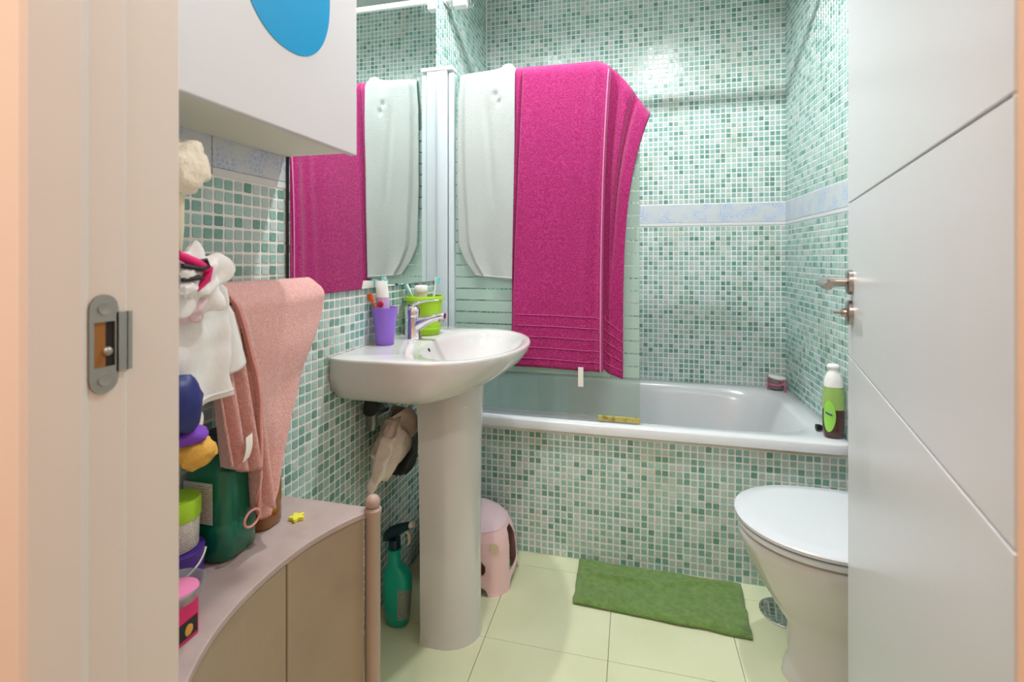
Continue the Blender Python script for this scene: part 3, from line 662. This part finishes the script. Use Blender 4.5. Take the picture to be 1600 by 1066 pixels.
for y0, y1 in ((.482, .7555), (.7585, .928)):
    yy = [lerp(y0, y1, k/20) for k in range(21)]
    pr = [(front_x(y), y) for y in yy]+[(front_x(y)-.016, y) for y in reversed(yy)]
    d_ = build('door', MB().loft([[Vector((x, y, .055)) for x, y in pr], [Vector((x, y, ZT-.0125)) for x, y in pr]]), 'cabdoor', lc, bevel=.0015, seg=1)
for y in (.465, .943):
    p_ = build('post', MB().lathe([(.016, 0), (.016, ZT-.012), (.0185, ZT-.008), (.0185, ZT+.002), (.014, ZT+.006)], (-.540, y, 0), 24), 'cabpost', lc, smooth=True)
    build('ball_finial', MB().ball((-.540, y, ZT+.017), .016), 'cabpost', p_, smooth=True)
# things on it
jg = thing('detergent_jug', (-.738, .742, ZT), 'dark green detergent bottle with a white label on the low cabinet', 'bottle')
JX, JY = -.742, .750
def jo(rx, ry, z_, e=3.4): return sell(JX, JY, rx, ry, ZT+z_, e, 40)
build('bottle', MB().loft([jo(.045, .042, 0), jo(.051, .047, .006), jo(.052, .048, .055), jo(.048, .045, .062), jo(.047, .044, .068), jo(.047, .044, .15), jo(.044, .041, .162), jo(.034, .032, .176, 2.6), jo(.02, .02, .184, 2), jo(.02, .02, .195, 2)]), 'jug', jg, smooth=True, ang=50)
build('cap', MB().lathe([(.023, .195), (.023, .218), (.02, .221)], (JX, JY, ZT), 28), 'darkteal', jg, smooth=True)
build('label', MB().box((JX-.036, JY-.0452, ZT+.070), (JX+.026, JY-.0444, ZT+.142)), 'labelw', jg)
am = thing('oil_bottle', (-.705, .832, ZT), 'amber bottle with a cream label behind the green detergent', 'bottle')
build('bottle', MB().loft([sell(-.738, .840, .036, .03, ZT, 3), sell(-.738, .840, .040, .034, ZT+.006, 3), sell(-.738, .840, .040, .034, ZT+.09, 3), sell(-.738, .840, .03, .026, ZT+.12, 2.5), sell(-.738, .840, .012, .012, ZT+.135, 2), sell(-.738, .840, .012, .012, ZT+.15, 2)]), 'amber', am, smooth=True, ang=50)
build('cap', MB().lathe([(.014, .15), (.014, .168)], (-.738, .840, ZT), 20), 'tag', am, smooth=True)
build('label', MB().box((-.772, .8052, ZT+.02), (-.732, .8058, ZT+.085)), 'creamwood', am)
fl_ = MB(); pts = []
for j in range(40): a_ = 2*PI*j/40; r_ = .0125+.0035*math.cos(5*a_); pts.append((-.672+r_*math.cos(a_), .871+r_*1.05*math.sin(a_)))
tag(build('foam_flower', MB().loft([[Vector((x, y, ZT+.0005)) for x, y in pts], [Vector((x, y, ZT+.008)) for x, y in pts]]), 'yellow', origin=(-.672, .871, ZT), bevel=.0012), 'small yellow foam flower lying on the low cabinet', 'toy')
pb = thing('purple_tub', (-.735, .655, ZT), 'purple tub with a thin white handle on the low cabinet', 'tub')
build('tub_body', MB().lathe([(.036, 0), (.040, .002), (.042, .05), (.043, .056), (.040, .058)], (-.737, .652, ZT), 32), 'dpurple', pb, smooth=True, ang=50)
build('handle', MB().tube([(-.737+.0435*math.cos(PI*1.1+PI*1.1*k/20), .652+.0445*math.sin(PI*1.1+PI*1.1*k/20), ZT+.05-.03*math.sin(PI*k/20)) for k in range(21)], .0016, 6), 'tag', pb, smooth=True)
lt = thing('lime_tub', (-.737, .652, ZT+.058), 'white tub with a lime green lid stacked on the purple tub', 'tub')
build('tub_body', MB().lathe([(.031, 0), (.0335, .002), (.035, .05)], (-.737, .652, ZT+.0585), 32), 'labelw', lt, smooth=True, ang=50)
build('lid', MB().lathe([(.036, .05), (.037, .052), (.037, .078), (.035, .082)], (-.737, .652, ZT+.0585), 32), 'limegreen', lt, smooth=True, ang=50)
pk = thing('toy_carton', (-.63, .548, ZT), 'hot pink and black toy carton at the near end of the low cabinet', 'box')
build('carton', MB().box((-.675, .535, ZT+.0005), (-.607, .575, ZT+.055)), 'hotpink', pk, bevel=.0015)
build('black_print', MB().box((-.6069, .540, ZT+.006), (-.6063, .572, ZT+.03)), 'black', pk)
build('gold_print', MB().ball((-.6062, .558, ZT+.016), .008, 12, 8, .2, (.1, .8, 1)), 'mustard', pk)
sp_ = thing('slime_pot', (-.625, .555, ZT+.055), 'clear shallow pot of pink slime lying on the pink carton', 'pot')
build('pot', MB().lathe([(.022, 0), (.030, .003), (.036, .020), (.0375, .022), (.036, .0222), (.028, .005)], (-.628, .556, ZT+.0555), 36), 'clear', sp_, smooth=True)
build('slime', MB().lathe([(.021, .004), (.029, .012), (.014, .015)], (-.628, .556, ZT+.0575), 30), 'pinkstuff', sp_, smooth=True)
py_ = thing('plush_toy', (-.655, .60, .83), 'small plush toy in navy, violet and mustard hanging from the towel rail', 'soft toy')
build('mustard_body', MB().ball((-.622, .584, .869), .030, 24, 14, .25, (.8, .95, .72), 2), 'mustard', py_, smooth=True)
build('violet_scarf', MB().ball((-.625, .576, .896), .027, 24, 12, .2, (.8, .95, .5), 4), 'violet', py_, smooth=True)
build('navy_hood', MB().ball((-.622, .558, .946), .036, 24, 14, .2, (.7, .85, 1.2), 6), 'navy', py_, smooth=True)
build('paw', MB().ball((-.636, .594, .910), .017, 18, 10, .2, (.6, .8, 1.3), 8), 'cream', py_, smooth=True)
build('cord', MB().tube([(-.622, .556, .98), (-.632, .556, 1.05), (-.70, .566, 1.098), (-.728, .566, 1.098)], .0015, 6), 'tag', py_, smooth=True)

# ------------------------------------------------------------------ towel rail with pink towel and white shirt
tb = thing('towel_rail', (-.74, .70, 1.09), 'white towel rail on the mosaic wall under the pink towel', 'towel rail')
build('bar', MB().tube([(-.728, .44, 1.088), (-.728, 1.003, 1.088)], .008, 14), 'whiteplastic', tb, smooth=True)
for y in (.47, .97): build('bracket', MB().tube([(XL+.003, y, 1.088), (-.728, y, 1.088)], .007, 12), 'whiteplastic', tb, smooth=True)
pt = thing('pink_towel', (-.72, .86, .66), 'pink terry towel hanging in a point from the towel rail', 'towel')
def ptP(u, t):                                             # t: 0 back bottom .. .22 over the bar .. 1 front tip
    if t < .3:
        q = t/.3; y = lerp(.74, .985+.02*q, u); z_ = lerp(.97, 1.092, q); x = lerp(-.765, -.748, q)
        if q > .9: x = lerp(x, -.737, (q-.9)/.1); z_ = 1.10
        return Vector((x, y, z_))
    q = (t-.3)/.7; z_ = 1.104-q*interp([(0, .405), (.25, .44), (.6, .43), (1, .37)], u)
    yl = interp([(0, .715), (.2, .742), (.4, .765), (.7, .772), (1, .765)], q); yr = interp([(0, 1.008), (.06, 1.014), (.2, .995), (.46, .93), (.75, .875), (.92, .838), (1, .80)], q)
    y = lerp(yl, yr, u)
    x = -.712+.02*sm(0, .1, q)+.008*q+.006*math.sin(u*9+q*3)*q+.006*noise.noise(Vector((u*3, q*5, 1)))+.018*q*(1-abs(2*u-.7))
    if q < .06: x = lerp(-.730, x, math.sqrt(q/.06)); z_ += .003
    if u > .93: x -= (u-.93)*.35*(1-.5*q)
    if u < .06: x += .006*math.sin(u/.06*PI)
    return Vector((x, y, z_))
build('towel_body', MB().grid(ptP, 60, 110), 'pinkterry', pt, smooth=True, ang=180, solid=.006)
def pfP(u, t):                                             # darker gathered folds left of the front flap
    z_ = lerp(1.07, interp([(0, .80), (.35, .775), (.5, .765), (.62, .77), (.7, .69), (1, .675)], u), t); y = lerp(interp([(0, .668), (1, .69)], t), interp([(0, .77), (1, .80)], t), u)
    x = -.70+.022*t+.018*math.cos(u*6.5*PI)*(.3+.7*t)
    return Vector((x, y, z_))
build('gathered_folds', MB().grid(pfP, 80, 50), 'pinkterry', pt, smooth=True, ang=180, solid=.005)
build('hem_cord', MB().tube([ptP(.012, .3+.7*k/40)+Vector((.004, -.002, 0)) for k in range(2, 41)], .0024, 8), 'pinkhem', pt, smooth=True)
build('hanging_loop', MB().tube([(-.668, .744-.018*math.sin(2*PI*k/24), .684+.014*math.cos(2*PI*k/24)) for k in range(25)], .0022, 8), 'pinkhem', pt, smooth=True)
tg = build('care_tag', MB().grid(lambda u, t: Vector((-.656+.004*math.sin(t*3), lerp(.708, .723, u)+.008*(1-t), lerp(.84, .80, t)+.004*u)), 4, 8), 'tag', pt, solid=.0006); tg['label'] = 'white care tag'
ws = thing('white_shirt', (-.68, .62, .92), 'white cotton shirt hanging in front of the pink towel', 'shirt')
def wsP(u, t):
    yr = interp([(0, .655), (.12, .69), (.5, .700), (.70, .694), (.8, .690), (1, .697)], t); y = lerp(.52, yr, u)
    z_ = lerp(1.118+.012*math.sin(u*2.5), .915+.016*u, t)
    return Vector((-.652+.008*math.sin(u*14+t*2)*t+.02*u*(1-u)-.035*sm(.85, 1, u)+.006*noise.noise(Vector((u*5, t*5, 3))), y, z_))
build('shirt_front', MB().grid(wsP, 50, 50), 'cotton', ws, smooth=True, ang=180, solid=.003)
def wslP(u, t):
    y = lerp(interp([(0, .655), (1, .68)], t), interp([(0, .672), (.3, .705), (1, .733)], t), u); z_ = lerp(1.118-.02*u, lerp(.955, .968, u), t)
    return Vector((-.672+.012*math.sin(u*PI), y, z_))
build('sleeve', MB().grid(wslP, 20, 30), 'cotton', ws, smooth=True, ang=180, solid=.003)
build('bottom_hem', MB().tube([wsP(k/20, .955)+Vector((.003, 0, 0)) for k in range(21)], .0022, 6), 'cotton', ws, smooth=True)
# bundle of pink and white cloth with dark ribbon
cb = thing('cloth_bundle', (-.67, .61, 1.06), 'white and pink cloth bundle with dark ribbon hanging over the shirt', 'cloth')
hk = build('hook_bar', MB().tube([(XL+.003, .575, 1.16), (-.70, .575, 1.16), (-.675, .575, 1.175)], .005, 10), 'whiteplastic', cb, smooth=True)
build('cloth', MB().ball((-.640, .592, 1.120), .055, 48, 30, .6, (.5, 1.0, .9), 12), 'cotton', cb, smooth=True)
build('cloth_fold', MB().ball((-.635, .582, 1.085), .034, 36, 22, .5, (.5, 1, .75), 21), 'lilacloth', cb, smooth=True)
build('pink_ribbon', MB().tube([(-.612, .545, 1.160), (-.607, .572, 1.146), (-.608, .592, 1.138), (-.610, .590, 1.124), (-.610, .574, 1.108)], [.006, .008, .007, .007, .003], 10), 'hotpink', cb, smooth=True)
build('dark_ribbon', MB().tube([(-.604, .545, 1.144), (-.600, .572, 1.139), (-.603, .587, 1.142), (-.604, .583, 1.152), (-.606, .575, 1.151), (-.604, .579, 1.140)], .0036, 8), 'black', cb, smooth=True)
build('dark_bow', MB().tube([(-.604, .545, 1.124), (-.601, .570, 1.127), (-.604, .580, 1.124)], [.003, .004, .0015], 8), 'black', cb, smooth=True)
build('white_knot', MB().ball((-.606, .556, 1.132), .012, 18, 12, .4, (.6, 1, .7), 3), 'cotton', cb, smooth=True)
build('white_knot', MB().ball((-.606, .556, 1.110), .014, 18, 12, .4, (.6, 1, .8), 5), 'cotton', cb, smooth=True)
bpf = thing('bath_puff', (-.66, .60, 1.18), 'cream fluffy bath puff on a handle hung on the mosaic wall', 'puff')
build('puff', MB().ball((-.665, .592, 1.292), .046, 48, 30, .3, (.9, .95, .95), 31), 'cream', bpf, smooth=True)
build('handle', MB().tube([(-.668, .590, 1.255), (-.672, .594, 1.20), (-.678, .60, 1.165)], [.013, .012, .009], 12), 'creamwood', bpf, smooth=True)
build('hook', MB().tube([(XL+.003, .59, 1.345), (-.70, .59, 1.345), (-.672, .592, 1.335)], .004, 8), 'whiteplastic', bpf, smooth=True)

# ------------------------------------------------------------------ towels on the bath screen
ZG = gz1+.006
def gtop(x):                                               # height of the glass top edge at x
    if x <= gx1-R: return gz1
    return gz1-R+math.sqrt(max(0, R*R-(x-gx1+R)**2))
mt = thing('magenta_towel', (-.22, YG, .70), 'magenta terry bath towel draped over the glass bath screen', 'towel')
def mtF(u, t, front=True):
    xt = lerp(-.458, .066, u); zt = interp([(-.5, 1.912), (-.13, 1.908), (-.10, 1.895), (-.055, 1.86), (.0, 1.79), (.035, 1.735), (.07, 1.688)], xt)
    xb = interp([(0, -.468), (.1, -.45), (.72, -.112), (.745, -.105), (1, -.034)], u); zb = interp([(0, .728), (.6, .722), (.72, .724), (.735, .73), (.8, .716), (1, .697)], u)
    k = 4.0*sm(.35, 1, u)+1*(1-sm(.35, 1, u))
    x = xb+(xt-xb)*(1-t)**k; z_ = lerp(zt, zb, t)
    d = .024+.004*math.sin(u*11+1)+.005*noise.noise(Vector((u*5, t*3, 2)))
    uc = .075*(1-.75*t)
    d -= .014*(1-sm(uc-.008, uc+.008, u))                  # strip folded behind on the left
    d -= .016*math.exp(-((u-uc+.004)/.010)**2)*sm(.0, .06, t)
    d += .004*math.sin(u*42+2*t)*sm(.45, .6, u)*(1-sm(.68, .71, u))
    d += .010*sm(.64, .715, u)-.030*sm(.715, .728, u)       # main panel edge in front of the side flap
    d += .022*sm(.76, .86, u)*(1-.3*t)-.020*math.exp(-((u-.885+.10*(t-.2))/.022)**2)*(1-sm(.5, .75, t))+.008*sm(.9, 1, u)*(1-t)
    d = max(d, .0055)
    return x, z_, d, zt
def mtP(u, t):
    if t < .35:
        q = 1-t/.35; x, z_, d, zt = mtF(u, q*.75); return Vector((x, YG+.003+max(.006, d*.8)*sm(0, .03, q)+.001, z_+.006))
    q = (t-.35)/.65; x, z_, d, zt = mtF(u, q)
    return Vector((x, YG-.003-d*sm(-.01, .03, q), z_+.006*(1-sm(0, .03, q))))
build('towel_body', MB().grid(mtP, 220, 150), 'magenta', mt, smooth=True, ang=180, solid=.005, off=0)
for k in range(5):
    build('woven_stripe', MB().tube([mtP(lerp(.105, .712, i/30), .35+.65*q)+Vector((0, -.0036, 0)) for i in range(31) for q in [1-.030-.036*k]], .0011, 6), 'maghem', mt, smooth=True)
    build('woven_stripe', MB().tube([mtP(lerp(.745, .985, i/16), .35+.65*q)+Vector((0, -.0036, 0)) for i in range(17) for q in [1-.030-.036*k]], .0011, 6), 'maghem', mt, smooth=True)
h_ = build('edge_seam', MB().tube([mtP(.712, .35+.65*i/60)+Vector((0, -.004, 0)) for i in range(1, 61)], .0028, 6), 'magseam', mt, smooth=True)
tg = build('hanging_tag', MB().box((-.201, YG-.0385, .664), (-.181, YG-.0375, .738)), 'tag', mt); tg['label'] = 'white cloth tag at the towel hem'
wt = thing('white_towel', (-.57, YG, 1.07), 'white terry towel draped over the bath screen beside the magenta towel', 'towel')
def wtP(u, t):
    fr_ = t >= .35; q = (t-.35)/.65 if fr_ else (1-t/.35)*.7
    xl = interp([(0, -.684), (.15, -.694), (.55, -.697), (.85, -.69), (.93, -.66), (1, -.615)], q); xr = interp([(0, -.452), (.3, -.453), (1, -.464)], q)
    zt = interp([(0, 1.905), (.55, 1.913), (.72, 1.918), (.82, 1.934), (.92, 1.932), (1, 1.91)], u); zb = interp([(0, 1.082), (.2, 1.076), (1, 1.068)], u)
    x = lerp(xl, xr, u); z_ = lerp(zt, zb, q)
    d = .012+.005*noise.noise(Vector((u*3, q*3, 5)))+.004*math.sin(u*7+q*2)+.006-.010*(1-sm(.08+.12*q*q, .14+.12*q*q, u))+.006*math.exp(-((u-.62)/.12)**2-((q-.1)/.06)**2)-.010*math.exp(-((u-.66)/.05)**2-((q-.125)/.012)**2)-.010*math.exp(-((u-.72)/.04)**2-((q-.165)/.012)**2)-.005*math.exp(-((u-.45-.3*q)/.06)**2)*sm(.1, .3, q)*(1-sm(.5, .7, q))
    d = max(d, .0055)
    s_ = 1 if not fr_ else -1
    return Vector((x, YG+s_*(.003+d*sm(-.008, .03, q)), z_+.004*(1-sm(0, .03, q))))
build('towel_body', MB().grid(wtP, 70, 130), 'whiteterry', wt, smooth=True, ang=180, solid=.005, off=0)
build('hem', MB().tube([wtP(i/30, .995)+Vector((0, -.002, 0)) for i in range(31)], .003, 8), 'whiteterry', wt, smooth=True)

# ------------------------------------------------------------------ things on the bath rim
sh = thing('shampoo_bottle', (.675, 1.94, zr), 'green baby shampoo bottle with brown liquid on the bathtub rim', 'bottle')
HX, HY = .686, 1.935
def ho(rx, ry, z_, e=2.3): return sell(HX, HY, rx, ry, zr+z_, e, 36)
build('liquid_part', MB().loft([ho(.024, .018, 0), ho(.030, .022, .005), ho(.033, .024, .03), ho(.034, .024, .07), ho(.0335, .024, .10)]), 'shampoo', sh, smooth=True, ang=60)
build('upper_part', MB().loft([ho(.0335, .024, .10), ho(.0325, .0235, .14), ho(.030, .022, .172), ho(.029, .0215, .178)]), 'shampoogreen', sh, smooth=True, ang=60)
build('cap', MB().loft([ho(.030, .022, .178), ho(.0285, .0215, .20, 2.2), ho(.022, .019, .222, 2), ho(.015, .015, .23, 2), ho(.014, .014, .240, 2), ho(.020, .016, .243, 2), ho(.020, .016, .252, 2), ho(.014, .012, .257, 2)]), 'whiteplastic', sh, smooth=True, ang=60)
lbl = []
def shl(u, t, k=1.0):                                      # on the front-left flank of the bottle
    a_ = 2*PI*u; an = PI*1.30+.62*math.cos(a_)*t; z_ = .078+.055*math.sin(a_)*t
    return Vector((HX+.0345*k*math.copysign(abs(math.cos(an))**(2/2.3), math.cos(an)), HY+.0248*k*math.copysign(abs(math.sin(an))**(2/2.3), math.sin(an)), zr+z_))
lb_ = build('label', MB().grid(lambda u, t: shl(u, max(t, .01)), 36, 10), 'shlabel', sh, smooth=True, ang=180)
build('blue_script', MB().tube([shl(0, -.55+1.1*k/30, 1.012)+Vector((0, 0, .012-.008*k/30+.003*math.sin(k*1.6))) for k in range(31)], .0012, 6), 'shblue', lb_)
bc = tag(build('black_stopper', MB().lathe([(.012, 0), (.012, .012), (.008, .02), (.007, .03)], (.650, 1.99, zr+.0125), 20, Matrix.Rotation(PI/2, 4, 'Y')), 'black', origin=(.66, 1.99, zr), smooth=True), 'small black rubber stopper beside the shampoo bottle', 'stopper')
ty = thing('toy_cart', (.672, 2.56, zr), 'small grey tub with white lid and pink wire wheels in the bathtub corner', 'toy')
TX, TYY = .668, 2.575
build('tub_body', MB().lathe([(.03, 0), (.034, .004), (.036, .048)], (TX, TYY, zr+.004), 28), 'greyjar', ty, smooth=True)
build('lid', MB().lathe([(.038, .05), (.039, .052), (.039, .058), (.034, .062)], (TX, TYY, zr+.002), 28, Matrix.Rotation(.12, 4, 'Y')), 'whiteplastic', ty, smooth=True)
for (x, y, z_) in ((TX-.04, TYY-.02, .02), (TX+.028, TYY-.055, .016)):
    build('wheel', MB().tube([(x+.004*math.sin(2*PI*k/18), y+.009*math.sin(2*PI*k/18), zr+z_+.015*math.cos(2*PI*k/18)) for k in range(19)], .002, 6), 'pinkwire', ty, smooth=True)
build('frame', MB().tube([(TX-.038, TYY-.03, zr+.03), (TX, TYY-.04, zr+.026), (TX+.02, TYY-.046, zr+.035), (TX+.03, TYY-.05, zr+.05), (TX+.012, TYY-.044, zr+.054), (TX+.028, TYY-.055, zr+.016)], .0025, 6), 'pinkwire', ty, smooth=True)

# ------------------------------------------------------------------ lamps
M['lampface'] = emit_mat('lamp_face', (255, 250, 240), 20)
for i, (x, y, pw) in enumerate(LAMPS):
    d_ = thing('ceiling_downlight', (x, y, ZC), ['round ceiling downlight above the washbasin', 'round ceiling downlight between washbasin and toilet'][i], 'lamp', 'recessed bathroom downlights')
    build('ring', MB().lathe([(.05, -.001), (.05, -.006), (.037, -.008), (.036, -.001)], (x, y, ZC), 32), 'whiteplastic', d_, smooth=True)
    build('lamp_face', MB().lathe([(.035, -.002), (.034, -.004)], (x, y, ZC), 32), 'lampface', d_)
    l = bpy.data.lights.new('downlight', 'SPOT'); l.energy = pw; l.color = (.97, .99, 1); l.spot_size = math.radians(165); l.spot_blend = .5; l.shadow_soft_size = .03
    lo = bpy.data.objects.new('downlight', l); COL.objects.link(lo); lo.parent = d_; lo.location = (0, 0, -.04)
hl = thing('hall_ceiling_lamp', (-.35, -.65, ZC), 'flat round ceiling lamp in the hall', 'lamp')
build('base', MB().lathe([(.16, -.001), (.16, -.03), (.15, -.035)], (-.35, -.65, ZC), 40), 'whiteplastic', hl, smooth=True)
l = bpy.data.lights.new('hall_light', 'AREA'); l.shape = 'DISK'; l.size = .32; l.energy = HALL_LAMP; l.color = (1, .95, .90)
lo = bpy.data.objects.new('hall_light', l); COL.objects.link(lo); lo.parent = hl; lo.location = (0, 0, -.045)
